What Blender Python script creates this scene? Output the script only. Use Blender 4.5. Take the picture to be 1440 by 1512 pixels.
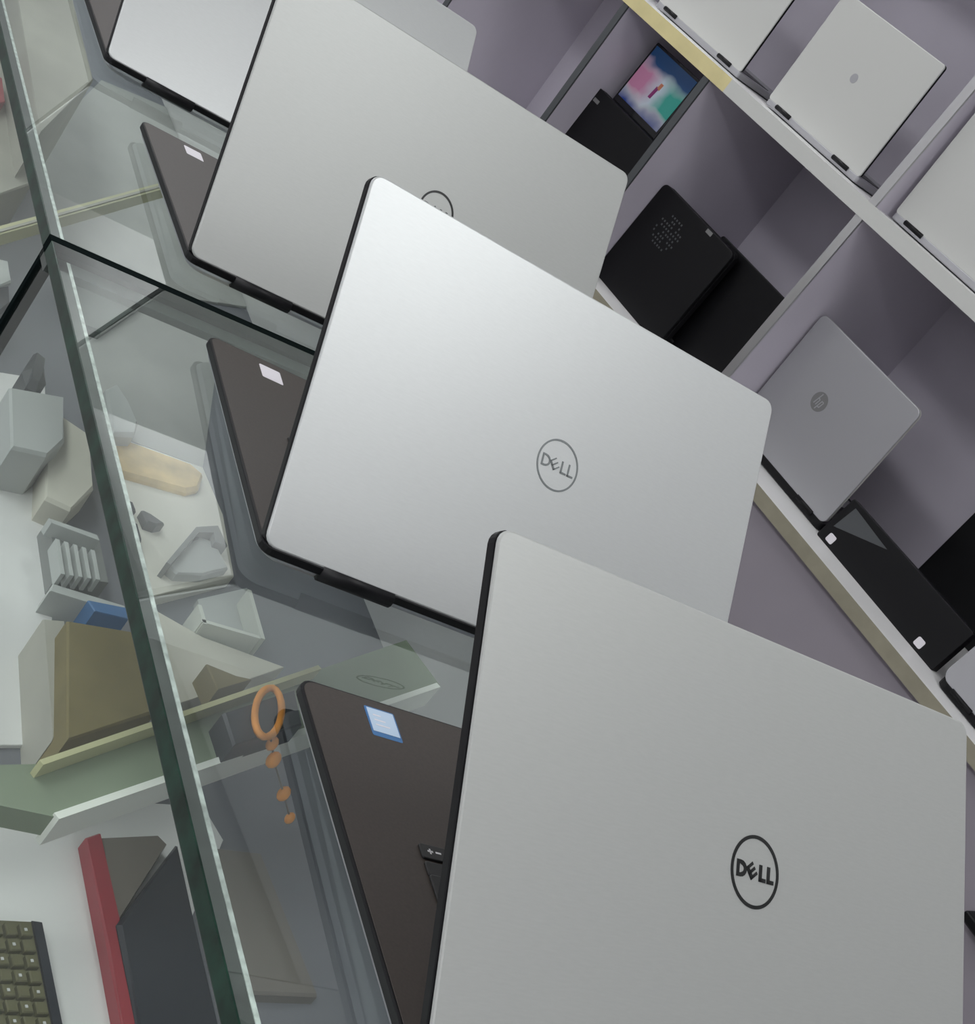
import bpy, bmesh, math
from mathutils import Matrix, Vector

# ------------------------------------------------------------------ clear
for o in list(bpy.data.objects):
    bpy.data.objects.remove(o, do_unlink=True)
SC = bpy.context.scene
COL = SC.collection
IW, IH = 1440.0, 1512.0

# ------------------------------------------------------------------ camera
F = 2157.65
CAM = Vector((-0.34708526, -0.62686241, 0.39416554))
# rows: image right, image down, forward (world coordinates, metres, z = 0 is the glass top)
RR = Vector((0.7665121706643933, -0.26833550819814667, 0.5834853445146695))
RD = Vector((0.34218904295024677, -0.5981872869753466, -0.7246230941571409))
RF = Vector((0.5434756214478753, 0.7550947124309088, -0.3666963650634254))
cam = bpy.data.cameras.new('camera')
camo = bpy.data.objects.new('camera', cam)
COL.objects.link(camo)
camo.matrix_world = Matrix((
    (RR.x, -RD.x, -RF.x, CAM.x),
    (RR.y, -RD.y, -RF.y, CAM.y),
    (RR.z, -RD.z, -RF.z, CAM.z),
    (0, 0, 0, 1)))
cam.sensor_fit = 'VERTICAL'
cam.sensor_height = 24.0
cam.lens = 24.0 * F / IH
cam.clip_start = 0.02
SC.camera = camo

# ------------------------------------------------------------------ world, light, exposure
wd = bpy.data.worlds.new('world')
SC.world = wd
wd.use_nodes = True
wd.node_tree.nodes['Background'].inputs[0].default_value = (0.8, 0.85, 0.92, 1)
wd.node_tree.nodes['Background'].inputs[1].default_value = 0.15
SC.view_settings.view_transform = 'Standard'
SC.view_settings.look = 'None'
SC.view_settings.gamma = 1.0
SC.view_settings.use_curve_mapping = False
SC.view_settings.exposure = -0.35
CEIL = 1.62
FLOOR = -0.95
# ceiling light panels: x, y, length x, length y, watts
PANELS = [(-1.35, -0.9, 0.6, 1.2, 15, 'left of the nearest laptop'), (-1.35, 0.8, 0.6, 1.2, 19, 'left of the glass joint'),
          (-1.35, 2.5, 0.6, 1.2, 17, 'left of the far counter end'), (0.55, -2.0, 0.6, 0.9, 6, 'behind the camera over the aisle'),
          (0.66, -0.22, 0.6, 0.8, 6.0, 'straight above the silver laptops'), (0.45, 2.6, 0.6, 1.2, 12, 'above the far counter end')]
for (x, y, lx, ly, w, where) in PANELS:
    l = bpy.data.lights.new('ceiling_panel_light', 'AREA')
    l.shape = 'RECTANGLE'
    l.size, l.size_y = lx, ly
    l.energy = w
    l.color = (0.95, 0.98, 1.0)
    lo = bpy.data.objects.new('ceiling_panel_light', l)
    lo.location = (x, y, CEIL - 0.045)
    COL.objects.link(lo)

# ------------------------------------------------------------------ pixel helpers (1440 x 1512 frame)
def ray(u, v):
    return RR * ((u - IW / 2) / F) + RD * ((v - IH / 2) / F) + RF
def at(u, v, z=0.0):
    d = ray(u, v)
    return CAM + d * ((z - CAM.z) / d.z)
SA = math.radians(101.7)
SV = Vector((math.cos(SA), math.sin(SA), 0))      # along the wall shelves, away from the camera
NV = Vector((SV.y, -SV.x, 0))                     # into the wall shelves
def sh_at(u, v, n):
    d = ray(u, v)
    p = CAM + d * ((n - CAM.dot(NV)) / d.dot(NV))
    return p.dot(SV), p.z
def shp(s, n, z):
    return SV * s + NV * n + Vector((0, 0, z))
SROT = SA - math.pi / 2 - math.pi                 # local x = -s (right when facing the shelves) -> see frame below
EA = math.radians(94.61)
EV = Vector((math.cos(EA), math.sin(EA), 0))      # along the counter
EN = Vector((EV.y, -EV.x, 0))                     # across the counter, to the right
E0 = at(75, 350)
EYAW = EA - math.pi / 2
def cnt(a, b, z=0.0):                             # a: across from the glass edge, b: along from the seam
    return Vector((E0.x, E0.y, 0)) + EN * a + EV * b + Vector((0, 0, z))

# ------------------------------------------------------------------ materials
def mat(name, col, rough=0.5, metal=0.0, spec=0.5, noise=0.0, nscale=40.0, bump=0.0, bscale=400.0, emit=0.0, stretch=None, coat=0.0):
    m = bpy.data.materials.new(name)
    m.use_nodes = True
    nt = m.node_tree
    b = nt.nodes['Principled BSDF']
    b.inputs['Base Color'].default_value = (*col, 1)
    b.inputs['Roughness'].default_value = rough
    b.inputs['Metallic'].default_value = metal
    b.inputs['Specular IOR Level'].default_value = spec
    b.inputs['Coat Weight'].default_value = coat
    tc = nt.nodes.new('ShaderNodeTexCoord')
    mp = nt.nodes.new('ShaderNodeMapping')
    if stretch:
        mp.inputs['Scale'].default_value = stretch
    nt.links.new(tc.outputs['Object'], mp.inputs['Vector'])
    if noise > 0:
        n = nt.nodes.new('ShaderNodeTexNoise')
        n.inputs['Scale'].default_value = nscale
        n.inputs['Detail'].default_value = 4
        nt.links.new(mp.outputs['Vector'], n.inputs['Vector'])
        r = nt.nodes.new('ShaderNodeValToRGB')
        r.color_ramp.elements[0].position = 0.3
        r.color_ramp.elements[1].position = 0.7
        r.color_ramp.elements[0].color = (*[c * (1 - noise) for c in col], 1)
        r.color_ramp.elements[1].color = (*[min(1, c * (1 + noise)) for c in col], 1)
        nt.links.new(n.outputs['Fac'], r.inputs['Fac'])
        nt.links.new(r.outputs['Color'], b.inputs['Base Color'])
    if bump > 0:
        n2 = nt.nodes.new('ShaderNodeTexNoise')
        n2.inputs['Scale'].default_value = bscale
        nt.links.new(mp.outputs['Vector'], n2.inputs['Vector'])
        bp = nt.nodes.new('ShaderNodeBump')
        bp.inputs['Strength'].default_value = bump
        bp.inputs['Distance'].default_value = 0.001
        nt.links.new(n2.outputs['Fac'], bp.inputs['Height'])
        nt.links.new(bp.outputs['Normal'], b.inputs['Normal'])
    if emit > 0:
        b.inputs['Emission Color'].default_value = (*col, 1)
        b.inputs['Emission Strength'].default_value = emit
    return m

def glass_mat(name, tint, ior=1.5, dirt=0.04, dirtcol=(0.7, 0.75, 0.72)):
    m = bpy.data.materials.new(name)
    m.use_nodes = True
    nt = m.node_tree
    nt.nodes.clear()
    out = nt.nodes.new('ShaderNodeOutputMaterial')
    tr = nt.nodes.new('ShaderNodeBsdfTransparent')
    tr.inputs[0].default_value = (*tint, 1)
    gl = nt.nodes.new('ShaderNodeBsdfGlossy')
    gl.inputs['Roughness'].default_value = 0.02
    gl.inputs['Color'].default_value = (0.95, 1, 0.98, 1)
    fr = nt.nodes.new('ShaderNodeFresnel')
    fr.inputs['IOR'].default_value = ior
    # panes are modelled as slabs: keep the outside index on both faces (no inner total reflection)
    ge = nt.nodes.new('ShaderNodeNewGeometry')
    mi = nt.nodes.new('ShaderNodeMapRange')
    mi.inputs['To Min'].default_value = ior
    mi.inputs['To Max'].default_value = 1.0 / ior
    nt.links.new(ge.outputs['Backfacing'], mi.inputs['Value'])
    nt.links.new(mi.outputs[0], fr.inputs['IOR'])
    mx = nt.nodes.new('ShaderNodeMixShader')
    inv = nt.nodes.new('ShaderNodeMath')
    inv.operation = 'SUBTRACT'
    inv.inputs[0].default_value = 1.0
    nt.links.new(ge.outputs['Backfacing'], inv.inputs[1])
    mul = nt.nodes.new('ShaderNodeMath')
    mul.operation = 'MULTIPLY'
    nt.links.new(fr.outputs[0], mul.inputs[0])
    nt.links.new(inv.outputs[0], mul.inputs[1])
    nt.links.new(mul.outputs[0], mx.inputs[0])
    nt.links.new(tr.outputs[0], mx.inputs[1])
    nt.links.new(gl.outputs[0], mx.inputs[2])
    df = nt.nodes.new('ShaderNodeBsdfDiffuse')
    df.inputs[0].default_value = (*dirtcol, 1)
    m2 = nt.nodes.new('ShaderNodeMixShader')
    tc = nt.nodes.new('ShaderNodeTexCoord')
    no = nt.nodes.new('ShaderNodeTexNoise')
    no.inputs['Scale'].default_value = 9
    no.inputs['Detail'].default_value = 6
    nt.links.new(tc.outputs['Object'], no.inputs['Vector'])
    mr = nt.nodes.new('ShaderNodeMapRange')
    mr.inputs['From Min'].default_value = 0.35
    mr.inputs['From Max'].default_value = 0.8
    mr.inputs['To Min'].default_value = dirt * 0.4
    mr.inputs['To Max'].default_value = dirt * 2
    nt.links.new(no.outputs['Fac'], mr.inputs['Value'])
    nt.links.new(mr.outputs[0], m2.inputs[0])
    nt.links.new(mx.outputs[0], m2.inputs[1])
    nt.links.new(df.outputs[0], m2.inputs[2])
    nt.links.new(m2.outputs[0], out.inputs[0])
    return m

M = {}
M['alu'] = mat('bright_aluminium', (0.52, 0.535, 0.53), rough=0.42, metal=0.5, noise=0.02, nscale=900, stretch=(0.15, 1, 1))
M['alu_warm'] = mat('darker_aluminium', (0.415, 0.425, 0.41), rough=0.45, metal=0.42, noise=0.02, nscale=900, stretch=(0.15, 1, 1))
M['alu_dim'] = mat('grey_aluminium', (0.42, 0.42, 0.44), rough=0.45, metal=0.4)
M['alu_white'] = mat('pearl_white_aluminium', (0.58, 0.585, 0.56), rough=0.5, metal=0.1)
M['shell'] = mat('base_shell_aluminium', (0.42, 0.43, 0.46), rough=0.35, metal=0.5)
M['black'] = mat('black_plastic', (0.005, 0.005, 0.006), rough=0.45, spec=0.25)
M['blackgloss'] = mat('black_glass', (0.006, 0.006, 0.008), rough=0.12)
M['deck'] = mat('carbon_palm_rest', (0.044, 0.035, 0.030), rough=0.5, noise=0.12, nscale=700)
M['key'] = mat('key_plastic', (0.012, 0.012, 0.012), rough=0.45)
M['legend'] = mat('key_legend', (0.6, 0.6, 0.6), rough=0.6)
M['logo_black'] = mat('logo_black', (0.008, 0.009, 0.009), rough=0.3)
M['logo_grey'] = mat('logo_grey', (0.25, 0.27, 0.27), rough=0.25, metal=0.5)
M['logo_soft'] = mat('logo_soft_grey', (0.20, 0.20, 0.20), rough=0.4)
M['stk_white'] = mat('sticker_white', (0.75, 0.72, 0.76), rough=0.5)
M['stk_blue'] = mat('sticker_blue', (0.05, 0.16, 0.36), rough=0.4)
M['stk_pale'] = mat('sticker_pale_blue', (0.48, 0.60, 0.74), rough=0.4)
M['rubber'] = mat('rubber', (0.012, 0.012, 0.012), rough=0.8)
M['glass'] = glass_mat('counter_glass', (0.965, 0.985, 0.975), 2.2, 0.008)
M['fglass'] = glass_mat('front_glass', (0.955, 0.975, 0.962), 1.25, 0.006)
M['gedge'] = mat('green_glass_edge', (0.007, 0.026, 0.017), rough=0.3, spec=0.2, noise=0.7, nscale=60)
M['gedge2'] = mat('grey_glass_edge', (0.045, 0.055, 0.05), rough=0.4, noise=0.35, nscale=90)
M['bevel'] = mat('frosted_glass_bevel', (0.55, 0.60, 0.57), rough=0.5, noise=0.35, nscale=160)
M['seam'] = mat('seam_rubber', (0.006, 0.009, 0.009), rough=0.8, spec=0.0)
M['white_lam'] = mat('white_laminate', (0.76, 0.755, 0.75), rough=0.4, noise=0.03, nscale=8)
M['lav'] = mat('lavender_laminate', (0.58, 0.545, 0.62), rough=0.5, noise=0.06, nscale=4)
M['lavdark'] = mat('grey_lavender_panel', (0.30, 0.275, 0.31), rough=0.5, noise=0.06, nscale=4)
M['tan'] = mat('tan_edge_band', (0.30, 0.28, 0.21), rough=0.55, noise=0.1, nscale=20)
M['yellow'] = mat('yellow_lit_band_and_card', (0.66, 0.58, 0.30), rough=0.5, noise=0.06, nscale=20)
M['metalstrip'] = mat('metal_strip', (0.55, 0.55, 0.55), rough=0.3, metal=0.8)
M['darkstrip'] = mat('dark_strip', (0.07, 0.075, 0.08), rough=0.4)
M['wall'] = mat('wall_paint', (0.78, 0.77, 0.80), rough=0.8, noise=0.03, nscale=3)
M['ceil'] = mat('ceiling_paint', (0.80, 0.80, 0.80), rough=0.9, noise=0.02, nscale=3)
M['floor'] = mat('floor_tile', (0.40, 0.39, 0.38), rough=0.3, noise=0.08, nscale=5)
M['casefloor'] = mat('grey_case_floor', (0.17, 0.175, 0.20), rough=0.5, noise=0.06, nscale=6)
M['lamp'] = mat('lamp_diffuser', (1, 1, 1), emit=4.0)
M['frame'] = mat('lamp_frame', (0.8, 0.8, 0.8), rough=0.5)

# ------------------------------------------------------------------ mesh helpers
def link(name, me, m, parent=None, loc=None, rot=None):
    o = bpy.data.objects.new(name, me)
    COL.objects.link(o)
    if m is not None and len(me.materials) == 0:
        me.materials.append(m)
    if parent is not None:
        o.parent = parent
    if loc is not None:
        o.location = loc
    if rot is not None:
        o.rotation_euler = rot
    return o
def bm_mesh(bm, name, smooth=False):
    bmesh.ops.recalc_face_normals(bm, faces=bm.faces)
    me = bpy.data.meshes.new(name)
    bm.to_mesh(me)
    bm.free()
    if smooth:
        for p in me.polygons:
            p.use_smooth = True
    return me
def empty(name, loc, rz=0.0):
    o = bpy.data.objects.new(name, None)
    o.empty_display_size = 0.02
    COL.objects.link(o)
    o.location = loc
    o.rotation_euler = (0, 0, rz)
    return o
def tag(o, label=None, cat=None, group=None, kind=None):
    if label: o['label'] = label
    if cat: o['category'] = cat
    if group: o['group'] = group
    if kind: o['kind'] = kind
    return o
def rrect(x0, y0, x1, y1, r, seg=5):
    pts = []
    r = min(r, (x1 - x0) / 2 - 1e-5, (y1 - y0) / 2 - 1e-5)
    for cx, cy, a0 in ((x1 - r, y1 - r, 0), (x0 + r, y1 - r, 90), (x0 + r, y0 + r, 180), (x1 - r, y0 + r, 270)):
        for k in range(seg + 1):
            a = math.radians(a0 + 90.0 * k / seg)
            pts.append((cx + r * math.cos(a), cy + r * math.sin(a)))
    return pts
def loft(bm, rings):
    vs = [[bm.verts.new(p) for p in ring] for ring in rings]
    n = len(vs[0])
    for a, b in zip(vs, vs[1:]):
        for i in range(n):
            bm.faces.new((a[i], a[(i + 1) % n], b[(i + 1) % n], b[i]))
    bm.faces.new(list(reversed(vs[0])))
    bm.faces.new(vs[-1])
def slab(bm, x0, y0, x1, y1, z0, z1, r=0.0, bev=0.0, zf=None, seg=5):
    """rounded plate with softened edges"""
    if zf is None:
        zf = lambda x, y: 0.0
    rings = []
    lv = [(bev, z0), (0, z0 + bev), (0, z1 - bev), (bev * .3, z1 - bev * .3), (bev, z1)] if bev > 0 else [(0, z0), (0, z1)]
    for ins, z in lv:
        if r > 0:
            pts = rrect(x0 + ins, y0 + ins, x1 - ins, y1 - ins, max(r - ins, 1e-4), seg)
        else:
            pts = [(x0 + ins, y0 + ins), (x1 - ins, y0 + ins), (x1 - ins, y1 - ins), (x0 + ins, y1 - ins)]
        rings.append([(x, y, z + zf(x, y)) for x, y in pts])
    loft(bm, rings)
def slab_mesh(name, *a, **k):
    bm = bmesh.new()
    slab(bm, *a, **k)
    return bm_mesh(bm, name)
def prism(bm, pts, z0, z1, bev=0.0):
    if bev > 0:
        c = Vector((sum(p[0] for p in pts) / len(pts), sum(p[1] for p in pts) / len(pts)))
        ins = []
        for p in pts:
            d = c - Vector((p[0], p[1]))
            l = max(d.length, 1e-6)
            ins.append((p[0] + d.x / l * bev, p[1] + d.y / l * bev))
        loft(bm, [[(x, y, z0) for x, y in pts], [(x, y, z1 - bev) for x, y in pts], [(x, y, z1) for x, y in ins]])
    else:
        loft(bm, [[(x, y, z0) for x, y in pts], [(x, y, z1) for x, y in pts]])
def tube(bm, path, r, n=8, closed=False):
    rings = []
    m = len(path)
    path = [Vector(p) for p in path]
    for i, p in enumerate(path):
        a = path[(i - 1) % m] if (closed or i > 0) else p
        b = path[(i + 1) % m] if (closed or i < m - 1) else p
        t = (b - a).normalized()
        u = t.orthogonal().normalized() if i == 0 else (rings_u - t * rings_u.dot(t)).normalized()
        rings_u = u
        w = t.cross(u)
        rings.append([p + u * (r * math.cos(2 * math.pi * k / n)) + w * (r * math.sin(2 * math.pi * k / n)) for k in range(n)])
    vs = [[bm.verts.new(p) for p in ring] for ring in rings]
    for i in range(m - 1 + (1 if closed else 0)):
        A, B = vs[i], vs[(i + 1) % m]
        for k in range(n):
            bm.faces.new((A[k], A[(k + 1) % n], B[(k + 1) % n], B[k]))
    if not closed:
        bm.faces.new(list(reversed(vs[0])))
        bm.faces.new(vs[-1])
def box(name, x0, y0, z0, x1, y1, z1, m, parent=None, bev=0.0, loc=None, rot=None):
    return link(name, slab_mesh(name, x0, y0, x1, y1, z0, z1, bev=bev), m, parent, loc, rot)

# ------------------------------------------------------------------ lettering
def stroke(bm, a, b, w, z0, z1):
    a, b = Vector((a[0], a[1])), Vector((b[0], b[1]))
    d = (b - a).normalized()
    nrm = Vector((-d.y, d.x)) * (w / 2)
    prism(bm, [tuple(a - nrm), tuple(b - nrm), tuple(b + nrm), tuple(a + nrm)], z0, z1)
def ring_mesh(name, ro, ri, z0, z1, n=56):
    bm = bmesh.new()
    pr = [(ro, z0), (ro, z1), (ri, z1), (ri, z0)]
    vs = [[bm.verts.new((r * math.cos(2 * math.pi * k / n), r * math.sin(2 * math.pi * k / n), z)) for r, z in pr] for k in range(n)]
    for k in range(n):
        A, B = vs[k], vs[(k + 1) % n]
        for i in range(4):
            bm.faces.new((A[i], B[i], B[(i + 1) % 4], A[(i + 1) % 4]))
    return bm_mesh(bm, name)
def letter_meshes(k=1.0):
    """D, slanted E, L, L; k scales stroke width"""
    z0, z1 = -0.0002, 0.00035
    h, w = 0.0080, 0.0021 * k
    out = []
    # D
    bm = bmesh.new()
    x0 = -0.0132
    pts_o, pts_i = [], []
    wd = 0.0072
    def dshape(ins):
        p = [(x0 + ins, -h / 2 + ins)]
        rx, ry = wd * 0.62 - ins * .4, h / 2 - ins
        cx = x0 + wd - wd * 0.62
        for j in range(9):
            a = math.radians(-90 + 180 * j / 8)
            p.append((cx + rx * math.cos(a) - ins * .6 * (math.cos(a) > 0.01), ry * math.sin(a)))
        p.append((x0 + ins, h / 2 - ins))
        return p
    po, pi = dshape(0), dshape(w * .92)
    n = len(po)
    lay = []
    for z in (z0, z1):
        lay.append(([bm.verts.new((*p, z)) for p in po], [bm.verts.new((*p, z)) for p in pi]))
    for i in range(n):
        j = (i + 1) % n
        for (A, B) in lay:
            bm.faces.new((A[i], A[j], B[j], B[i]))
        bm.faces.new((lay[0][0][i], lay[0][0][j], lay[1][0][j], lay[1][0][i]))
        bm.faces.new((lay[0][1][i], lay[0][1][j], lay[1][1][j], lay[1][1][i]))
    out.append(bm_mesh(bm, 'letter_d'))
    # E, turned counter clockwise so that its arms point up right
    bm = bmesh.new()
    ca, sa = math.cos(math.radians(38)), math.sin(math.radians(38))
    def T(x, y): return (-0.0024 + ca * x - sa * y, 0.0001 + sa * x + ca * y)
    eh, ew = 0.0068, 0.0056
    stroke(bm, T(-ew / 2 + w / 2, -eh / 2), T(-ew / 2 + w / 2, eh / 2), w, z0, z1)
    for yy in (-eh / 2 + w * .36, 0, eh / 2 - w * .36):
        stroke(bm, T(-ew / 2, yy), T(ew / 2, yy), w * .72, z0, z1)
    out.append(bm_mesh(bm, 'letter_e'))
    for x in (0.0029, 0.0087):
        bm = bmesh.new()
        stroke(bm, (x + w / 2, -h / 2), (x + w / 2, h / 2), w, z0, z1)
        stroke(bm, (x, -h / 2 + w * .45), (x + 0.0050, -h / 2 + w * .45), w * .9, z0, z1)
        out.append(bm_mesh(bm, 'letter_l'))
    return out
LET_BOLD = letter_meshes(1.0)
LET_THIN = letter_meshes(0.62)
RING_BOLD = ring_mesh('ring_bold', 0.0173, 0.0156, -0.0002, 0.00035)
RING_THIN = ring_mesh('ring_thin', 0.0170, 0.0158, -0.0002, 0.00030)
RINGS_BY = {}

KEYM = slab_mesh('key', 0, 0, 0.0165, 0.0162, 0, 0.0016, r=0.0016, bev=0.0005, seg=3)
KEYH = slab_mesh('half_key', 0, 0, 0.0165, 0.0090, 0, 0.0016, r=0.0016, bev=0.0005, seg=3)
for _m in (KEYM, KEYH):
    _m.materials.append(M['key'])

def counter_laptop(x, y, yaw, ang, s, label, logo, sticker, legends=False):
    """slim silver notebook: hinge edge at local y = 0, palm rest towards +y, lid leaning over the base"""
    W_, D_ = 0.357 * s, 0.233 * s
    t = empty('laptop', (x, y, 0), yaw)
    tag(t, label, 'laptop', 'silver laptops in a row on the glass counter')
    zf = lambda xx, yy: -0.0030 * (yy / D_)
    deck = link('palm_rest', slab_mesh('palm_rest', 0, -0.001, W_, D_, 0.0105, 0.0160, r=0.009, bev=0.0008, zf=zf), M['black'], t)
    # carbon inlay on top of the black tray
    link('deck_surface', slab_mesh('deck_surface', 0.0016, 0.004, W_ - 0.0016, D_ - 0.0016, 0.0158, 0.0163, r=0.008, bev=0.0002, zf=zf), M['deck'], t)
    bm = bmesh.new()
    rings = []
    for ins, z in ((0.011, 0.0022), (0.0075, 0.0035), (0.0028, 0.0075), (0.0012, 0.0106)):
        rings.append([(px_, py_, z + (zf(px_, py_) if z > 0.006 else 0)) for px_, py_ in rrect(ins, ins, W_ - ins, D_ - ins, 0.012)])
    loft(bm, rings)
    link('bottom_shell', bm_mesh(bm, 'bottom_shell'), M['shell'], t)
    for yy in (0.022, D_ - 0.032):
        link('rubber_foot', slab_mesh('rubber_foot', 0.03, yy, W_ - 0.03, yy + 0.009, 0.0, 0.0024, r=0.004, bev=0.0006), M['rubber'], t)
    # hinge barrels
    for a, b in ((0.040, 0.090), (W_ - 0.090, W_ - 0.040)):
        bm = bmesh.new()
        tube(bm, [(a, 0.0015, 0.0115), (b, 0.0015, 0.0115)], 0.0052, 12)
        link('hinge', bm_mesh(bm, 'hinge', True), M['black'], t)
    # keyboard: outer two columns key by key, the rest joined
    z = 0.0160
    kb = bmesh.new()
    for r in range(6):
        for c in range(14):
            kx, ky = 0.0425 + c * 0.0192, 0.1185 - r * 0.0188
            if r == 0 and c == 0:
                o = link('key', KEYH, None, t, (kx, 0.1258, z - 0.0030 * 0.56))
                if legends:
                    for lx in (0.0040, 0.0088):
                        box('key_legend', lx, 0.0042, 0.0014, lx + 0.0032, 0.0052, 0.00168, M['legend'], o)
                    box('key_legend', 0.0051, 0.0031, 0.0014, 0.0060, 0.0062, 0.00168, M['legend'], o)
                link('key', KEYH, None, t, (kx, 0.1150, z - 0.0030 * 0.52))
            elif c < 2:
                link('key', KEYM, None, t, (kx, ky, z - 0.0030 * (ky / D_)))
            else:
                slab(kb, kx, ky, kx + 0.0165, ky + 0.0162, z - 0.0030 * (ky / D_), z + 0.0016 - 0.0030 * (ky / D_))
    o = link('keyboard', bm_mesh(kb, 'keyboard'), M['key'], t)
    link('touchpad', slab_mesh('touchpad', 0.126 * s, 0.146, 0.231 * s, 0.222, z - 0.0031, z - 0.0017, r=0.003), M['blackgloss'], t)
    # sticker on the palm rest
    if sticker:
        sx, sy = 0.0380 * s, 0.2055 * s
        zs = 0.0163 - 0.0030 * 0.95
        if sticker == 'blue':
            st = link('sticker', slab_mesh('sticker', sx, sy - 0.001, sx + 0.0190, sy + 0.0200, zs - 0.0002, zs + 0.0003, r=0.001, seg=2), M['stk_blue'], t)
            box('sticker_face', sx + 0.0012, sy + 0.0022, zs + 0.0002, sx + 0.0180, sy + 0.0190, zs + 0.0005, M['stk_pale'], st)
            for k in range(3):
                box('print_line', sx + 0.0040, sy + 0.0070 + 0.0035 * k, zs + 0.0004, sx + 0.0130 - 0.002 * k, sy + 0.0078 + 0.0035 * k, zs + 0.00056, M['stk_white'], st)
        else:
            st = link('sticker', slab_mesh('sticker', sx, sy + 0.001, sx + 0.0165, sy + 0.0175, zs - 0.0002, zs + 0.0003, r=0.001, seg=2), M['stk_white'], t)
    # lid
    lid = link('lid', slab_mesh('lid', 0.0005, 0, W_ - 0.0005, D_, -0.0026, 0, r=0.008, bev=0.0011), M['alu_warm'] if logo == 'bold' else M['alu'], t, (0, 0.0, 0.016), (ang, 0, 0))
    link('bezel', slab_mesh('bezel', 0, 0.001, W_, D_ + 0.0004, -0.0074, -0.0024, r=0.008, bev=0.0006), M['black'], lid)
    box('screen', 0.006, 0.018, -0.0077, W_ - 0.006, D_ - 0.006, -0.0073, M['blackgloss'], lid)
    if logo:
        ml = M['logo_black'] if logo == 'bold' else M['logo_grey']
        cx, cy = 0.1815 * s, 0.1168 * s
        rm = (RING_BOLD if logo == 'bold' else RING_THIN).copy()
        link('logo_ring', rm, ml, lid, (cx, cy, 0))
        for me in (LET_BOLD if logo == 'bold' else LET_THIN):
            link('logo_letter', me.copy(), ml, lid, (cx, cy, 0))
    return t

# ------------------------------------------------------------------ room
X0, X1, Y0, Y1 = -2.3, 3.3, -2.6, 5.2
def struct(o):
    o['kind'] = 'structure'
    return o
struct(box('floor', X0, Y0, FLOOR - 0.05, X1, Y1, FLOOR, M['floor']))
struct(box('ceiling', X0, Y0, CEIL, X1, Y1, CEIL + 0.05, M['ceil']))
struct(box('wall_left', X0 - 0.06, Y0, FLOOR, X0, Y1, CEIL, M['wall']))
struct(box('wall_right', X1, Y0, FLOOR, X1 + 0.06, Y1, CEIL, M['wall']))
struct(box('wall_back', X0, Y1, FLOOR, X1, Y1 + 0.06, CEIL, M['wall']))
struct(box('wall_front', X0, Y0 - 0.06, FLOOR, X1, Y0, CEIL, M['wall']))
for i, (x, y, lx, ly, w, where) in enumerate(PANELS):
    p = empty('ceiling_light', (x, y, CEIL))
    tag(p, 'flat white ceiling light panel ' + where, 'light', 'ceiling light panels')
    box('diffuser', -lx / 2, -ly / 2, -0.035, lx / 2, ly / 2, -0.005, M['lamp'], p)
    for a in (-1, 1):
        box('frame_bar', a * (lx / 2 + 0.01) - 0.01, -ly / 2 - 0.02, -0.04, a * (lx / 2 + 0.01) + 0.01, ly / 2 + 0.02, 0, M['frame'], p)
        box('frame_bar', -lx / 2, a * (ly / 2 + 0.01) - 0.01, -0.04, lx / 2, a * (ly / 2 + 0.01) + 0.01, 0, M['frame'], p)

# ------------------------------------------------------------------ glass display counter
GT = 0.010                                   # glass thickness
CW = 0.545                                   # counter width
B0, B1 = -0.80, 2.30                         # along
CF = -0.30                                   # inner floor
ct = empty('display_counter', cnt(0, 0, FLOOR), EYAW)
tag(ct, 'long glass-topped display counter carrying the row of silver laptops', 'counter')
zo = -FLOOR
SEAMS = [(B0, -0.0048), (0.0048, 1.1492), (1.1588, B1)]
for (a, b) in SEAMS:
    box('top_pane', 0.001, a, zo - GT, CW, b, zo - 0.0, M['glass'], ct)
    # dark cut edge of the top pane, the front pane's grey top edge below it and the pale silicone line
    box('pane_edge', 0.0, a, zo - GT, 0.001, b, zo - 0.0001, M['gedge'], ct)
    box('front_pane', 0.002, a, zo + CF - 0.08, 0.010, b, zo - GT - 0.003, M['fglass'], ct)
    box('front_pane_edge', 0.002, a, zo - GT - 0.003, 0.0160, b, zo - GT - 0.0004, M['gedge2'], ct)
    box('silicone_line', 0.0162, a, zo - GT - 0.003, 0.0188, b, zo - GT - 0.0002, M['bevel'], ct)
for yy in (0.0, 1.154):
    box('joint_strip', 0.0, yy - 0.0048, zo - GT, CW, yy + 0.0048, zo - 0.0002, M['seam'], ct)
    box('joint_rail', 0.0, yy - 0.020, zo - GT - 0.006, CW, yy + 0.002, zo - GT - 0.0004, M['gedge2'], ct)
    box('front_joint', 0.000, yy - 0.003, zo + CF - 0.08, 0.011, yy + 0.003, zo - GT, M['seam'], ct)
box('inner_floor', 0.012, B0, zo + CF - 0.02, CW - 0.02, B1, zo + CF, M['casefloor'], ct)
box('back_board', CW - 0.02, B0, zo + CF - 0.02, CW, B1, zo - GT - 0.001, M['white_lam'], ct)
box('plinth', 0.002, B0, 0.0, CW, B1, zo + CF - 0.08, M['white_lam'], ct)
box('end_board', 0.012, B0 - 0.018, 0.0, CW, B0, zo - GT, M['white_lam'], ct)
box('end_board', 0.012, B1, 0.0, CW, B1 + 0.018, zo - GT, M['white_lam'], ct)

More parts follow.
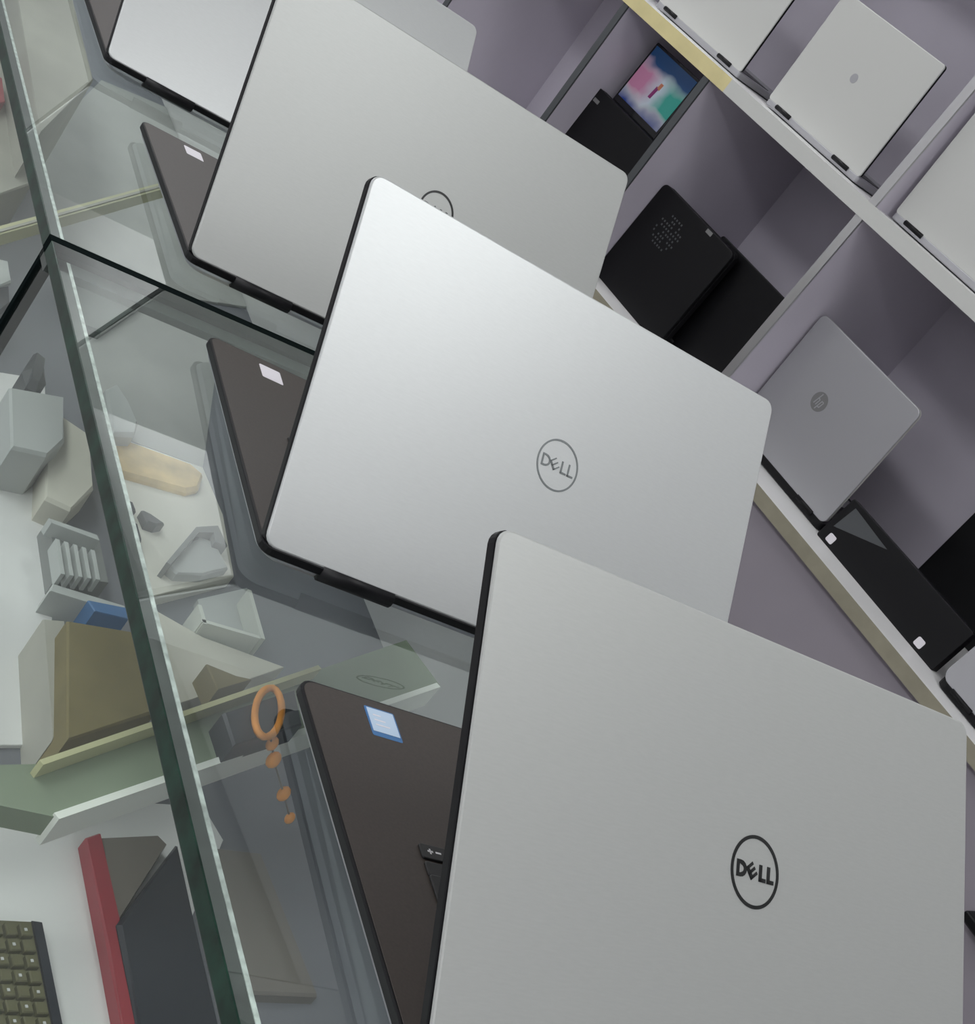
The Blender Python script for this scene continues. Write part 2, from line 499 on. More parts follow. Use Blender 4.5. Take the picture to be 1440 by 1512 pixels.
# ------------------------------------------------------------------ laptops on the counter
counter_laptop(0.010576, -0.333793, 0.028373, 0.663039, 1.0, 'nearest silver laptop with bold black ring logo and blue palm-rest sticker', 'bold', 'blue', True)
counter_laptop(0, 0, 0, 0.815550, 1.0, 'second nearest silver laptop on the glass with faint grey ring logo', 'thin', 'white')
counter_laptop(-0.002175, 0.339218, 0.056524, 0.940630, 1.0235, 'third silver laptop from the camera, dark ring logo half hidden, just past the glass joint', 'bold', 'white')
counter_laptop(-0.040885, 0.681320, 0.054115, 0.808203, 1.0346, 'farthest silver laptop of the row, cut off by the upper picture edge', 'thin', 'white')

# ------------------------------------------------------------------ wall shelving
SN = 1.50                                    # front plane of the shelves
DEP = 0.36
ZA0, ZA1 = 0.222, 0.250                      # upper board
ZB0, ZB1 = -0.224, -0.200                    # lower board
# shelf frame: local x = -s (to the right as one faces the shelves), local y = into the shelves
SFR = math.atan2(-SV.y, -SV.x)
su = empty('shelving_unit', shp(0, SN, FLOOR), SFR)
tag(su, 'white and lavender wall shelving with compartments of display laptops', 'shelving')
S_FAR, S_NEAR = 4.8, -1.0
zz = -FLOOR
def sbox(name, s0, s1, n0, n1, z0, z1, m, parent=su, bev=0.0):
    """box in shelf coordinates (s from far to near, n from the front plane)"""
    return box(name, -s1, n0, z0 + zz, -s0, n1, z1 + zz, m, parent, bev)
for (z0, z1) in ((ZA0, ZA1), (ZB0, ZB1)):
    b = sbox('shelf_board', S_NEAR, S_FAR, 0.0, DEP, z0, z1, M['white_lam'])
    if z0 == ZB0:
        sbox('edge_band', S_NEAR, S_FAR, -0.002, 0.0, z0, z1, M['tan'], b)
    else:
        sbox('edge_band', S_NEAR, 1.46, -0.002, 0.0, z0, z1, M['alu_white'], b)
        sbox('edge_band', 1.46, S_FAR, -0.002, 0.0, z0, z1, M['yellow'], b)  # yellow light along the far stretch, put into the band's colour
sbox('shelf_board', S_NEAR, S_FAR, 0.0, DEP, 0.70, 0.728, M['white_lam'])
sbox('haze_reflector', S_NEAR, S_FAR, 0.0, 0.02, 0.728, 1.60, M['white_lam'])  # unseen white panel added to brighten the reflection in the counter glass
sbox('back_panel', S_NEAR, S_FAR, DEP, DEP + 0.015, -0.95, 0.728, M['lav'])
for s, m in ((1.831, 'darkstrip'), (1.519, 'darkstrip'), (1.030, 'metalstrip'), (0.10, 'metalstrip'), (2.35, 'darkstrip'), (3.1, 'darkstrip'), (3.9, 'darkstrip')):
    d = sbox('divider', s - 0.009, s + 0.009, 0.004, DEP, ZB1, ZA0, M['lav'])
    sbox('edge_band', s - 0.009, s + 0.009, 0.0, 0.004, ZB1, ZA0, M[m], d)
for s in (1.027, 2.0, 3.0, 4.0, 0.1):
    d = sbox('divider', s - 0.009, s + 0.009, 0.004, DEP, ZA1, 0.70, M['lav'])
    sbox('edge_band', s - 0.009, s + 0.009, 0.0, 0.004, ZA1, 0.70, M['metalstrip'], d)
hd_s, hd_z = sh_at(1452, 1380, SN)
# cupboard fronts below the lower board
for k in range(5):
    s1 = 4.6 - k * 1.2
    dr = sbox('cupboard_door', s1 - 1.196, s1, 0.012, 0.030, -0.90, ZB0 - 0.004, M['lavdark'])
    sbox('door_handle', s1 - 1.0 + hd_s - 0.035, s1 - 1.0 + hd_s + 0.035, -0.012, 0.012, hd_z - 0.008, hd_z + 0.008, M['black'], dr, 0.003)
sbox('plinth', S_NEAR, S_FAR, 0.05, DEP, -0.95, -0.90, M['lavdark'])

def shelf_laptop(name, s_left, n, z, W_, D_, H_, ang, label, lidm, basem, r=0.010, rim=None, group='display laptops on the wall shelves'):
    """laptop seen from behind: lid back faces the shop, hinge edge along the shelf front"""
    p = shp(s_left, n, z)
    t = empty(name, p, SFR)
    tag(t, label, 'laptop', group)
    link('base', slab_mesh('base', 0, 0.0, W_, D_, 0.002, H_, r=r, bev=0.0015), basem, t)
    for yy in (0.02, D_ - 0.03):
        link('rubber_foot', slab_mesh('rubber_foot', 0.03, yy, W_ - 0.03, yy + 0.008, 0, 0.0024, r=0.003), M['rubber'], t)
    link('keyboard', slab_mesh('keyboard', 0.03, 0.03, W_ - 0.03, D_ * 0.55, H_ - 0.0004, H_ + 0.0008, r=0.003), M['key'], t)
    link('touchpad', slab_mesh('touchpad', W_ * .35, D_ * .62, W_ * .65, D_ * .93, H_ - 0.0004, H_ + 0.0003, r=0.003), M['alu_dim'], t)
    lid = link('lid', slab_mesh('lid', 0, 0, W_, D_, -0.004, 0, r=r, bev=0.0015), lidm, t, (0, 0, H_ - 0.001), (ang, 0, 0))
    link('bezel', slab_mesh('bezel', 0.0005, 0.001, W_ - 0.0005, D_ - 0.0005, -0.0075, -0.0038, r=r), rim or M['black'], lid)
    box('screen', 0.008, 0.016, -0.0079, W_ - 0.008, D_ - 0.008, -0.0074, M['blackgloss'], lid)
    for a, b in ((0.03, 0.075), (W_ - 0.075, W_ - 0.03)):
        bm = bmesh.new()
        tube(bm, [(a, 0.001, H_ - 0.003), (b, 0.001, H_ - 0.003)], 0.0045, 10)
        link('hinge', bm_mesh(bm, 'hinge', True), M['black'], t)
    return t, lid
def round_emblem(lid, x, y, r, m, strokes=True, sm=None):
    bm = bmesh.new()
    pts = [(r * math.cos(2 * math.pi * k / 28), r * math.sin(2 * math.pi * k / 28)) for k in range(28)]
    prism(bm, pts, -0.0002, 0.0004)
    e = link('emblem', bm_mesh(bm, 'emblem'), m, lid, (x, y, 0))
    if strokes:
        # slanted h and p strokes
        q = r / 0.02
        for segs in ([((-0.0095, -0.009), (-0.0035, 0.016)), ((-0.0065, 0.0045), (-0.0015, 0.0045)), ((-0.0035, -0.009), (-0.0008, 0.004))],
                     [((0.0005, -0.016), (0.0052, 0.0055)), ((0.0045, 0.0045), (0.0105, 0.0045)), ((0.0105, 0.0045), (0.0075, -0.0085)), ((0.0018, -0.0085), (0.0080, -0.0085))]):
            bm = bmesh.new()
            for a, b in segs:
                stroke(bm, (a[0] * q, a[1] * q), (b[0] * q, b[1] * q), 0.0024 * q, 0.0003, 0.0007)
            link('emblem_letter', bm_mesh(bm, 'emblem_letter'), sm, lid, (x, y, 0))
    return e

# silver laptop with round emblem beside the metal-edged divider
hs0 = 1.014
hs1, _ = sh_at(1212, 778, 1.585)
_, ht = sh_at(1280, 533, 1.60)
t, lid = shelf_laptop('laptop', hs0, 1.585, ZB1, hs0 - hs1, 0.245, 0.016, math.radians(92),
                      'silver laptop with round grey emblem on the lower shelf', M['alu_dim'], M['black'], r=0.013, rim=M['alu_white'])
hex_, _ = sh_at(1203, 605, 1.585)
round_emblem(lid, hs0 - hex_, 0.135, 0.0175, M['logo_soft'], True, M['alu_dim'])
# white laptop on the upper shelf
ws0, _ = sh_at(1130, 150, 1.56)
ws1, _ = sh_at(1268, 262, 1.56)
t, lid = shelf_laptop('laptop', ws0, 1.56, ZA1, ws0 - ws1, 0.222, 0.014, math.radians(93),
                      'pearl white laptop standing whole on the upper shelf left of its divider', M['alu_white'], M['alu_dim'], r=0.006)
round_emblem(lid, (ws0 - ws1) * 0.49, 0.118, 0.0085, M['alu_dim'], False)
# its neighbours on the upper shelf
ns, _ = sh_at(1322, 312, 1.53)
shelf_laptop('laptop', ns, 1.53, ZA1, 0.34, 0.235, 0.014, math.radians(93),
             'white laptop at the right picture edge on the upper shelf', M['alu_white'], M['alu_dim'], r=0.006)
ls, _ = sh_at(1090, 110, 1.56)
shelf_laptop('laptop', ls + 0.31, 1.56, ZA1, 0.31, 0.225, 0.014, math.radians(93),
             'pale laptop on the upper shelf above the colourful tablet', M['alu_white'], M['alu_dim'], r=0.006)
# closed black laptops standing on their long edge
def standing_laptop(s_left, n, z, W_, D_, ang, label, r=0.006):
    t = empty('laptop', shp(s_left, n, z), SFR)
    tag(t, label, 'laptop', 'closed black laptops standing on the lower shelf')
    b = link('base', slab_mesh('base', 0, 0, W_, D_, -0.022, -0.0085, r=r, bev=0.002), M['black'], t, (0, 0, 0), (ang, 0, 0))
    lid = link('lid', slab_mesh('lid', 0, 0, W_, D_, -0.008, 0, r=r, bev=0.0015), M['black'], t, (0, 0, 0), (ang, 0, 0))
    for a, c in ((0.03, 0.075), (W_ - 0.075, W_ - 0.03)):
        bm = bmesh.new()
        tube(bm, [(a, 0.004, -0.0085), (c, 0.004, -0.0085)], 0.0035, 8)
        link('hinge', bm_mesh(bm, 'hinge', True), M['black'], b)
    return t, lid
shelf_laptop('laptop', 1.335, 1.605, ZB1, 0.285, 0.205, 0.020, math.radians(90),
             'plain black laptop leaning by the metal-edged divider on the lower shelf', M['black'], M['black'], r=0.006)
gr1, _ = sh_at(1082, 372, 1.565)
_, grz = sh_at(1020, 308, 1.57)
t, lid = standing_laptop(gr1 + 0.255, 1.565, ZB1, 0.255, grz - ZB1, math.radians(88),
             'black laptop with speckled grille beside the plain black laptop', r=0.012)
g = bmesh.new()
import random
random.seed(4)
gsx, gsz = sh_at(985, 342, 1.567)
bdx, bdz = sh_at(1045, 342, 1.567)
gx0, gz0 = gr1 + 0.255 - gsx - 0.036, gsz - ZB1 - 0.034
for i in range(9):
    for j in range(8):
        cx, cy = gx0 + i * 0.0085 + random.uniform(-.001, .001), gz0 + j * 0.0085
        if ((i - 4) / 4.6) ** 2 + ((j - 3.5) / 4.2) ** 2 < 1 and random.random() < 0.8:
            slab(g, cx, cy, cx + 0.0036, cy + 0.0036, -0.0002, 0.0006)
o = link('grille', bm_mesh(g, 'grille'), M['darkstrip'], lid)
o['kind'] = 'stuff'
box('badge', gr1 + 0.255 - bdx - 0.009, bdz - ZB1 - 0.004, -0.0002, gr1 + 0.255 - bdx + 0.009, bdz - ZB1 + 0.004, 0.0006, M['logo_soft'], lid)
# black laptop, left compartment
ks0, _ = sh_at(850, 152, 1.56)
ks1, _ = sh_at(945, 235, 1.56)
_, kz = sh_at(915, 160, 1.56)
t, lid = standing_laptop(ks0, 1.56, ZB1, ks0 - ks1, kz - ZB1, math.radians(88),
             'tall black laptop lid below the colourful tablet', r=0.003)
box('badge', 0.030, kz - ZB1 - 0.028, -0.0002, 0.050, kz - ZB1 - 0.020, 0.0006, M['logo_soft'], lid)
# black laptop and silver one at the right picture edge
ks, _ = sh_at(1345, 850, 1.81)
standing_laptop(ks, 1.81, ZB1, 0.33, 0.250, math.radians(88),
             'black laptop at the right picture edge behind the low black bar', r=0.003)
gs, _ = sh_at(1385, 1000, 1.545)
shelf_laptop('laptop', gs, 1.545, ZB1, 0.31, 0.225, 0.015, math.radians(80),
             'grey laptop corner at the right picture edge in front of the black one', M['alu_dim'], M['black'], r=0.018)
# low black panel with two white squares
ps0, _ = sh_at(1206, 786, 1.57)
ps1, _ = sh_at(1375, 990, 1.57)
p = empty('docking_bar', shp(ps0, 1.572, ZB1), SFR)
tag(p, 'low black docking bar with two white squares on the lower shelf edge', 'docking bar')
PWD = ps0 - ps1
pm = link('body', slab_mesh('body', 0, 0, PWD, 0.085, -0.016, 0, r=0.004, bev=0.0012), M['black'], p, (0, 0, 0.0), (math.radians(82), 0, 0))
for xx in (0.018, PWD - 0.055):
    link('white_square', slab_mesh('white_square', xx, 0.006, xx + 0.016, 0.021, -0.0002, 0.0008, r=0.003, seg=3), M['stk_white'], pm)
bm = bmesh.new()
prism(bm, [(0.012, 0.030), (0.110, 0.070), (0.016, 0.076)], -0.0002, 0.0005)
link('grey_corner', bm_mesh(bm, 'grey_corner'), M['darkstrip'], pm)  # flat grey triangle at the left end of the bar

# tablet with a colourful wallpaper, standing on the black laptop's compartment
def wallpaper():
    m = bpy.data.materials.new('tablet_wallpaper')
    m.use_nodes = True
    nt = m.node_tree
    b = nt.nodes['Principled BSDF']
    tc = nt.nodes.new('ShaderNodeTexCoord')
    sep = nt.nodes.new('ShaderNodeSeparateXYZ')
    nz = nt.nodes.new('ShaderNodeTexNoise')
    nz.inputs['Scale'].default_value = 2.5
    add = nt.nodes.new('ShaderNodeVectorMath')
    add.operation = 'MULTIPLY_ADD'
    add.inputs[1].default_value = (0.35, 0.35, 0.35)
    nt.links.new(tc.outputs['Generated'], nz.inputs['Vector'])
    nt.links.new(nz.outputs['Color'], add.inputs[0])
    nt.links.new(tc.outputs['Generated'], add.inputs[2])
    nt.links.new(add.outputs[0], sep.inputs[0])
    def ramp(inp, stops):
        r = nt.nodes.new('ShaderNodeValToRGB')
        e = r.color_ramp.elements
        while len(e) < len(stops):
            e.new(0.5)
        for k, (p_, c_) in enumerate(stops):
            e[k].position = p_
            e[k].color = (*c_, 1)
        nt.links.new(inp, r.inputs[0])
        return r
    hor = ramp(sep.outputs['X'], [(0.42, (0.36, 0.15, 0.25)), (0.68, (0.36, 0.42, 0.48)), (0.95, (0.03, 0.24, 0.20))])
    ver = ramp(sep.outputs['Y'], [(0.15, (0.01, 0.03, 0.16)), (0.45, (0.5, 0.5, 0.5)), (0.75, (0.5, 0.5, 0.5)), (1.1, (0.012, 0.05, 0.14))])
    fac = ramp(sep.outputs['Y'], [(0.30, (1, 1, 1)), (0.42, (0, 0, 0)), (0.80, (0, 0, 0)), (1.0, (1, 1, 1))])
    mx = nt.nodes.new('ShaderNodeMixRGB')
    nt.links.new(fac.outputs[0], mx.inputs[0])
    nt.links.new(hor.outputs[0], mx.inputs[1])
    nt.links.new(ver.outputs[0], mx.inputs[2])
    nt.links.new(mx.outputs[0], b.inputs['Base Color'])
    nt.links.new(mx.outputs[0], b.inputs['Emission Color'])
    b.inputs['Emission Strength'].default_value = 0.35
    b.inputs['Roughness'].default_value = 0.25
    return m
M['wallpaper'] = wallpaper()
M['fig_red'] = mat('figure_magenta', (0.25, 0.03, 0.16), rough=0.3)
M['fig_orange'] = mat('figure_orange', (0.6, 0.22, 0.12), rough=0.3)
tn = 1.592
ts0, tz1 = sh_at(968, 65, tn)
ts1, tz2 = sh_at(1025, 122, tn)
_, tz0 = sh_at(912, 140, tn)
_, tzb = sh_at(940, 180, tn)
TWD = ts0 - ts1
stnd = empty('tablet', shp(ts0, tn, ZB1), SFR)
tag(stnd, 'tablet with colourful lit wallpaper standing upright in the left compartment', 'tablet')
hh = tz1 - tz0
tb = link('body', slab_mesh('body', -0.006, 0, TWD + 0.006, hh + 0.020, -0.008, 0, r=0.004, bev=0.001), M['blackgloss'], stnd, (0, 0, tz0 - ZB1 - 0.014), (math.radians(87), 0, 0))
link('display', slab_mesh('display', 0.0, 0.016, TWD, hh + 0.014, -0.0005, 0.0006), M['wallpaper'], tb)
for pts_, mm in (([(0.46, 0.30), (0.52, 0.30), (0.54, 0.50), (0.48, 0.52)], 'red'), ([(0.50, 0.50), (0.56, 0.48), (0.57, 0.60), (0.51, 0.60)], 'orange')):
    bm = bmesh.new()
    prism(bm, [(x_ * TWD, 0.016 + y_ * hh) for x_, y_ in pts_], 0.0004, 0.0009)
    link('display_figure', bm_mesh(bm, 'display_figure'), M['fig_' + mm], tb)
box('stand_foot', 0.02, -0.01, 0.0, TWD - 0.02, 0.10, 0.008, M['black'], stnd)
box('stand_post', TWD / 2 - 0.02, 0.012, 0.006, TWD / 2 + 0.02, 0.022, tz0 - ZB1 + 0.05, M['black'], stnd)

# ------------------------------------------------------------------ things inside the glass case
M['cream'] = mat('cream_card', (0.62, 0.60, 0.52), rough=0.8, noise=0.06, nscale=20)
M['beige'] = mat('beige_card', (0.42, 0.41, 0.36), rough=0.8, noise=0.08, nscale=15)
M['olive'] = mat('olive_card', (0.20, 0.165, 0.075), rough=0.8, noise=0.12, nscale=25)
M['palegrey'] = mat('pale_grey_plastic', (0.46, 0.48, 0.47), rough=0.5)
M['greyp'] = mat('grey_plastic', (0.22, 0.23, 0.225), rough=0.5)
M['greenwood'] = mat('green_grey_board', (0.24, 0.29, 0.21), rough=0.5, noise=0.08, nscale=12)
M['whiteboard'] = mat('white_board_edge', (0.66, 0.68, 0.62), rough=0.5)
M['bandwhite'] = mat('band_white', (0.86, 0.88, 0.82), rough=0.5)
M['hazegrey'] = mat('grey_haze_sheet', (0.38, 0.385, 0.37), rough=0.6, noise=0.08, nscale=14)  # case floor tone with the glass haze put into the colour
M['mossy'] = mat('mossy_green', (0.035, 0.055, 0.045), rough=0.6, noise=0.2, nscale=30)
M['pouch'] = mat('printed_pouch', (0.74, 0.52, 0.20), rough=0.5, noise=0.30, nscale=22)
M['paper'] = mat('white_paper', (0.80, 0.78, 0.70), rough=0.8)
M['orange'] = mat('orange_print', (0.85, 0.30, 0.03), rough=0.5, noise=0.25, nscale=40)
M['red'] = mat('red_cover', (0.32, 0.035, 0.05), rough=0.4)
M['brown'] = mat('brown_cover', (0.17, 0.15, 0.13), rough=0.4)
M['navy'] = mat('dark_navy', (0.018, 0.022, 0.032), rough=0.35)
M['keyolive'] = mat('olive_keys', (0.12, 0.115, 0.055), rough=0.5)
M['lemon'] = mat('pale_yellow_edge', (0.55, 0.54, 0.32), rough=0.5)

def in_case(p):
    """keep a point between the front glass and the back board"""
    a = (p - E0).dot(EN)
    return p + EN * (min(max(a, 0.0135), CW - 0.022) - a)
def case_prism(name, pix, z1, z0, m, label, cat, bev=0.002, parent=None, group=None):
    pts = [in_case(at(u, v, z1)) for u, v in pix]
    c = sum(pts, Vector()) / len(pts)
    base = Vector((c.x, c.y, z0))
    bm = bmesh.new()
    prism(bm, [(p.x - c.x, p.y - c.y) for p in pts], 0.0, z1 - z0, bev)
    me = bm_mesh(bm, name)
    if parent is not None:
        o = link(name, me, m, parent)
        o.location = base - parent.location
        return o
    o = link(name, me, m, None, base)
    tag(o, label, cat, group)
    return o

# diagonal inner shelf of the case: green-grey top, white front band, pale rear lip
ZS = -0.20
sh = empty('inner_shelf', Vector((*at(260, 1120, ZS).xy, CF)))
tag(sh, 'green-grey inner shelf with white front band running diagonally in the case', 'shelf')
case_prism('board', [(58, 1128), (600, 945), (650, 1012), (80, 1206), (-30, 1183), (-30, 1130)], ZS, ZS - 0.017, M['greenwood'], None, None, 0.0, sh)
def strip(parent, name, a, b, zt, h, th, m):
    A, B = in_case(at(*a, zt)), in_case(at(*b, zt))
    d = (B - A).normalized()
    nn = Vector((-d.y, d.x, 0)) * th
    bm = bmesh.new()
    P = [A, B, B + nn, A + nn]
    c = parent.location
    prism(bm, [(p.x - c.x, p.y - c.y) for p in P], zt - h - c.z, zt - c.z)
    return link(name, bm_mesh(bm, name), m, parent)
strip(sh, 'front_band', (80, 1200), (645, 1008), ZS + 0.002, 0.024, -0.005, M['bandwhite'])
strip(sh, 'rear_lip', (58, 1122), (470, 982), ZS + 0.012, 0.012, -0.004, M['lemon'])
for (u, v) in ((610, 1000), (-28, 1158)):
    P = in_case(at(u, v, ZS)) + EN * 0.006
    box('bracket', P.x - sh.location.x - 0.006, P.y - sh.location.y - 0.006, 0, P.x - sh.location.x + 0.006, P.y - sh.location.y + 0.006, ZS - 0.017 - CF, M['whiteboard'], sh)
# far diagonal strip
ys = empty('inner_shelf', Vector((*at(115, 310, ZS).xy, CF)))
tag(ys, 'narrow inner shelf with pale yellow edge beyond the glass joint', 'shelf')
strip(ys, 'board', (-20, 352), (330, 254), ZS, 0.016, 0.010, M['lemon'])
strip(ys, 'groove', (-20, 348), (330, 250), ZS + 0.0015, 0.0015, 0.003, M['beige'])
for (u, v) in ((318, 258), (-18, 346)):
    P = at(u, v, ZS)
    box('bracket', P.x - ys.location.x, P.y - ys.location.y, 0, P.x - ys.location.x + 0.006, P.y - ys.location.y + 0.006, ZS - 0.016 - CF, M['whiteboard'], ys)

case_prism('carton', [(20, -40), (100, -30), (138, 118), (60, 195)], -0.16, CF, M['beige'], 'beige carton in the far upper left of the glass case', 'box')
case_prism('carton', [(-60, 90), (2, 100), (48, 270), (-40, 300)], -0.22, CF, M['beige'], 'dull beige carton at the left picture edge inside the case', 'box')
case_prism('red_packet', [(-40, 100), (3, 115), (8, 150), (-30, 160)], -0.205, -0.22, M['red'], 'small red packet on the beige carton', 'packet', 0.001)
case_prism('white_adapter', [(-30, 375), (12, 385), (18, 415), (-20, 430)], -0.265, CF, M['palegrey'], 'white adapter beside the black pouch at left edge', 'adapter')
case_prism('black_pouch', [(-40, 425), (15, 420), (20, 445), (-10, 470), (-40, 470)], -0.26, CF, M['navy'], 'black pouch at the left edge below the yellow shelf', 'pouch', 0.006)
case_prism('cable_coil', [(38, 540), (55, 514), (70, 525), (74, 558), (58, 570), (44, 562)], -0.25, CF, M['darkstrip'], 'dark rounded charger lump above the white charger box', 'charger', 0.008)
case_prism('charger_box', [(15, 570), (95, 585), (97, 650), (70, 672), (18, 660)], -0.25, CF, M['palegrey'], 'white charger box with grey lower rim left of glass edge', 'box', 0.003)
case_prism('white_box', [(72, 600), (132, 640), (140, 720), (105, 752), (68, 735)], -0.27, CF, M['cream'], 'cream box beside the white charger box', 'box', 0.003)
tr = empty('memory_tray', Vector((*at(112, 820, -0.27).xy, CF)))
tag(tr, 'grey tray of upright memory sticks behind the front glass', 'tray')
case_prism('tray', [(72, 765), (145, 790), (160, 860), (85, 850)], -0.275, CF, M['greyp'], None, None, 0.0, tr)
for k in range(5):
    case_prism('memory_stick', [(82 + 13 * k, 795 + 4 * k), (88 + 13 * k, 797 + 4 * k), (96 + 13 * k, 848 + 2 * k), (90 + 13 * k, 847 + 2 * k)], -0.262, -0.276, M['palegrey'], None, None, 0.0, tr)
case_prism('tray_lid', [(72, 765), (76, 772), (147, 798), (143, 790)], -0.262, -0.276, M['palegrey'], None, None, 0.0, tr)
case_prism('white_ruler', [(78, 862), (185, 895), (184, 906), (74, 872)], -0.272, CF, M['palegrey'], 'long white strip packet under the memory tray', 'packet', 0.001)
case_prism('blue_strip', [(130, 886), (190, 898), (190, 914), (140, 902)], -0.27, CF, M['stk_blue'], 'blue strip packet beside the glass edge', 'packet', 0.001)
case_prism('cardboard_box', [(100, 915), (215, 935), (232, 1050), (100, 1092)], -0.235, CF, M['olive'], 'large olive cardboard box left of the glass edge', 'box', 0.002)
case_prism('cardboard_box', [(65, 912), (95, 915), (95, 1088), (78, 1092)], -0.255, CF, M['beige'], 'narrow beige carton left of the olive box', 'box', 0.002)
case_prism('white_liner', [(-60, 540), (66, 560), (78, 900), (66, 1100), (-60, 1100)], -0.2965, CF, M['white_lam'], 'white liner sheet under the boxes by the front glass', 'sheet', 0.0005)
case_prism('white_liner', [(-90, 1150), (120, 1180), (300, 1190), (330, 1240), (200, 1560), (-90, 1580)], -0.2965, CF, M['white_lam'], 'white liner sheet under the red folder and olive keyboard', 'sheet', 0.0005)
case_prism('grey_haze_sheet', [(62, 205), (150, 118), (420, 250), (470, 500), (240, 435), (78, 352)], -0.2965, CF, M['hazegrey'], 'pale sheet standing in for reflected haze beyond the glass joint', 'sheet', 0.0005)  # added sheet, its pale colour imitates haze reflected in the glass
case_prism('pale_haze_sheet', [(236, 431), (330, 470), (300, 690), (140, 632), (120, 500), (150, 490)], -0.2955, CF, M['hazegrey'], 'pale grey sheet standing in for reflected haze between mossy tray and white paper', 'sheet', 0.0005)  # added sheet in the outline of a ceiling reflection, haze as colour
# right of the edge
case_prism('white_adapter', [(158, 572), (172, 565), (190, 590), (206, 625), (200, 642), (168, 640)], -0.262, CF, M['palegrey'], 'white charger plug under the glass beside the edge', 'adapter', 0.004)
case_prism('green_tray', [(96, 385), (236, 431), (150, 490), (120, 478)], -0.285, CF, M['mossy'], 'mossy green tray just below the glass joint', 'tray', 0.002)
case_prism('paper_sheet', [(140, 632), (300, 690), (330, 760), (346, 850), (210, 884), (180, 790)], -0.285, CF, M['paper'], 'bright white paper pile under the glass beside the second laptop', 'paper', 0.001)
pk = case_prism('printed_pouch', [(150, 655), (175, 645), (285, 685), (302, 700), (296, 720), (278, 724), (160, 690)], -0.277, -0.285, M['pouch'], 'yellow and orange printed pouch on the white paper', 'pouch', 0.004)
case_prism('earphone', [(210, 752), (222, 757), (244, 773), (232, 775), (218, 770)], -0.275, -0.285, M['darkstrip'], 'small dark oval earphone on the white paper', 'earphone', 0.002)
case_prism('black_plug', [(186, 736), (196, 740), (202, 754), (192, 756)], -0.272, -0.285, M['navy'], 'small black plug nearest the glass edge on the paper', 'plug', 0.002)
case_prism('black_plug', [(194, 768), (203, 772), (210, 798), (198, 796)], -0.272, -0.285, M['navy'], 'longer black plug below the smaller one on the paper', 'plug', 0.002)
br = empty('bracket_card', Vector((*at(295, 805, -0.27).xy, -0.285)))
tag(br, 'pale clip with grey hooked frame lying on the white paper', 'clip')
case_prism('card', [(245, 832), (292, 790), (318, 800), (338, 838), (300, 848), (262, 846)], -0.275, -0.285, M['palegrey'], None, None, 0.002, br)
case_prism('hook', [(246, 830), (290, 778), (322, 776), (336, 806), (318, 800), (316, 786), (294, 786), (252, 834)], -0.268, -0.285, M['greyp'], None, None, 0.0, br)
case_prism('hole', [(283, 792), (290, 789), (294, 794), (287, 798)], -0.2735, -0.2755, M['darkstrip'], None, None, 0.0, br)
tr = empty('clear_tray', Vector((*at(336, 915, -0.27).xy, CF)))
tag(tr, 'clear plastic tray with raised rim below the second laptop', 'tray')
case_prism('tray_floor', [(292, 885), (365, 868), (386, 940), (300, 920)], -0.292, CF, M['palegrey'], None, None, 0.0, tr)
for a, b in (((292, 892), (300, 920)), ((298, 918), (384, 943)), ((366, 870), (386, 942))):
    strip(tr, 'rim', a, b, -0.272, 0.026, 0.004, M['whiteboard'])
case_prism('carton', [(228, 900), (300, 940), (420, 985), (262, 1040)], -0.285, CF, M['cream'], 'flat cream carton under the clear tray', 'box', 0.001)
case_prism('brown_wedge', [(305, 980), (350, 998), (372, 1003), (322, 1018)], -0.262, -0.285, M['olive'], 'small brown wedge of card on the cream carton', 'card', 0.001)
case_prism('navy_box', [(330, 1052), (436, 1018), (448, 1068), (346, 1100)], -0.180, ZS, M['navy'], 'dark navy box on the green-grey inner shelf', 'box', 0.002)
# orange lanyard
ZL = -0.176
lp = []
for k in range(20):
    a = 2 * math.pi * k / 20
    lp.append(at(396 + 20 * math.cos(a), 1052 + 36 * math.sin(a) - 6 * math.cos(a), ZL) )
bm = bmesh.new()
c0 = at(396, 1052, ZL)
c0 = Vector((c0.x, c0.y, -0.180))
tube(bm, [p - c0 for p in lp], 0.0028, 6, closed=True)
ln = link('orange_lanyard', bm_mesh(bm, 'orange_lanyard', True), M['orange'], None, c0)
for (u, v, zb, rb) in ((402, 1098, -0.186, 0.0042), (404, 1122, -0.196, 0.0050), (419, 1172, -0.222, 0.0046), (428, 1208, -0.240, 0.0036)):
    bm = bmesh.new()
    bmesh.ops.create_icosphere(bm, subdivisions=2, radius=rb)
    for vv in bm.verts:
        vv.co.z *= 1.5
    link('bead', bm_mesh(bm, 'bead', True), M['orange'], ln, at(u, v, zb) - c0)
bm = bmesh.new()
tube(bm, [at(u, v, zb) - c0 for (u, v, zb) in ((398, 1088, -0.178), (402, 1098, -0.186), (404, 1122, -0.196), (419, 1172, -0.222), (428, 1208, -0.240))], 0.0008, 5)
link('cord', bm_mesh(bm, 'cord', True), M['brown'], ln)
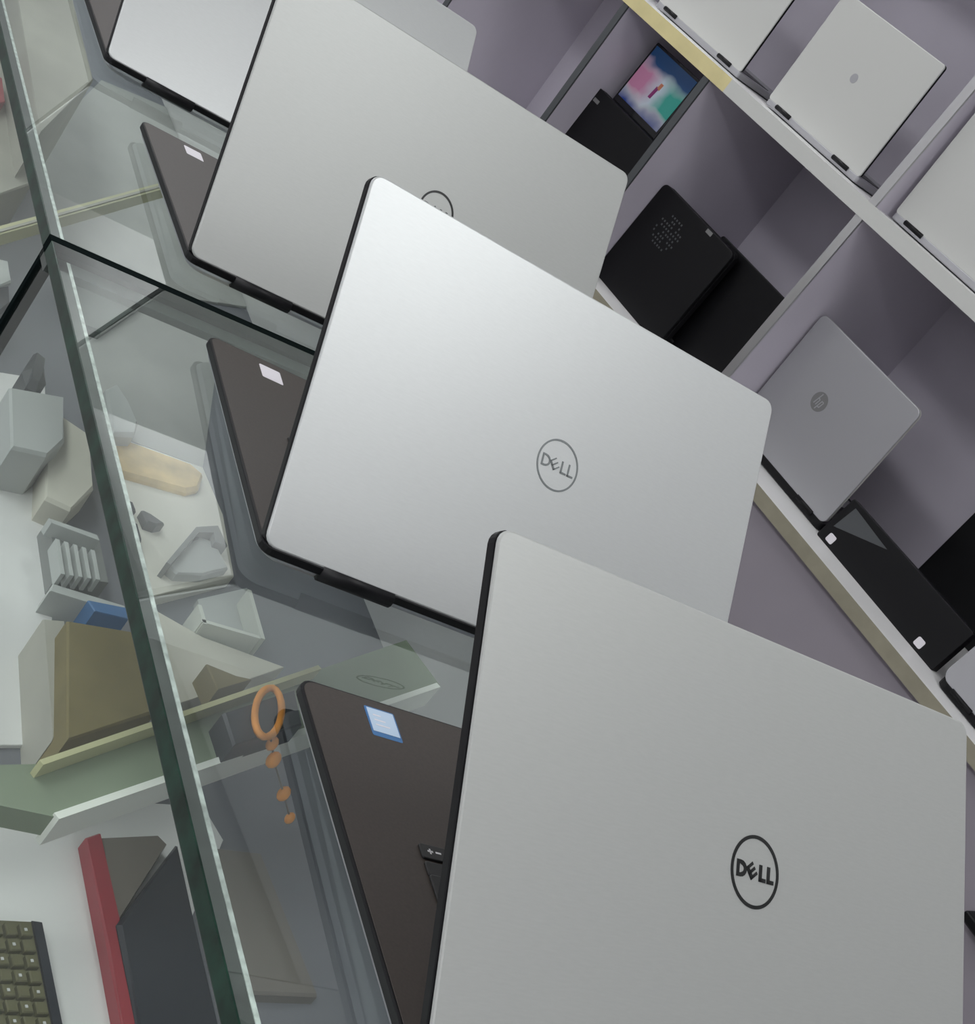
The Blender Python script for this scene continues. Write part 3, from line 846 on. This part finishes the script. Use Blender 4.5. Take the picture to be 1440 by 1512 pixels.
tag(ln, 'orange and yellow lanyard loop lying on the navy box', 'lanyard')
# lower compartment
case_prism('brown_tablet', [(150, 1235), (235, 1232), (248, 1245), (175, 1360), (160, 1310)], -0.286, -0.2965, M['brown'], 'brown covered tablet leaning by the red folder', 'tablet', 0.002)
case_prism('black_laptop', [(175, 1362), (262, 1245), (300, 1400), (330, 1540), (215, 1560)], -0.280, -0.2965, M['navy'], 'closed dark laptop under the glass edge', 'laptop', 0.003)
case_prism('red_folder', [(128, 1235), (148, 1228), (190, 1400), (215, 1560), (190, 1560), (160, 1400)], -0.284, -0.2965, M['red'], 'thin red folder beside the closed dark laptop', 'folder', 0.002)
case_prism('brown_folder', [(318, 1250), (385, 1258), (470, 1470), (345, 1465)], -0.290, CF, M['brown'], 'brown folder under the glass beside the nearest laptop', 'folder', 0.002)
kb = empty('keyboard', Vector((*at(20, 1450, -0.275).xy, -0.2965)))
tag(kb, 'olive keyboard at the lower left corner inside the case', 'keyboard')
case_prism('body', [(-120, 1352), (52, 1360), (86, 1530), (-100, 1540)], -0.282, -0.2965, M['keyolive'], None, None, 0.001, kb)
case_prism('end_strip', [(48, 1358), (62, 1360), (96, 1530), (82, 1530)], -0.280, -0.2965, M['navy'], None, None, 0.001, kb)
for r in range(7):
    for c in range(5):
        u, v = 38 - c * 22 + r * 4.6, 1372 + r * 23 - c * 1.5
        ky = case_prism('key', [(u - 9, v - 9), (u + 8, v - 8), (u + 12, v + 9), (u - 5, v + 9)], -0.278, -0.283, M['keyolive'], None, None, 0.0008, kb)
        if (r + c) % 2 == 0:
            lg = case_prism('legend', [(u - 2, v - 2), (u + 2, v - 2), (u + 3, v + 2), (u - 1, v + 2)], -0.2775, -0.2785, M['legend'], None, None, 0.0, kb)
# yellow carton behind the row
yp = sh_at(680, 4, 1.62)
box_y = case_prism('yellow_carton', [(640, -30), (705, -12), (700, 14), (660, 10)], 0.06, 0.0, M['yellow'], 'small yellow carton behind the farthest laptop', 'box', 0.002)
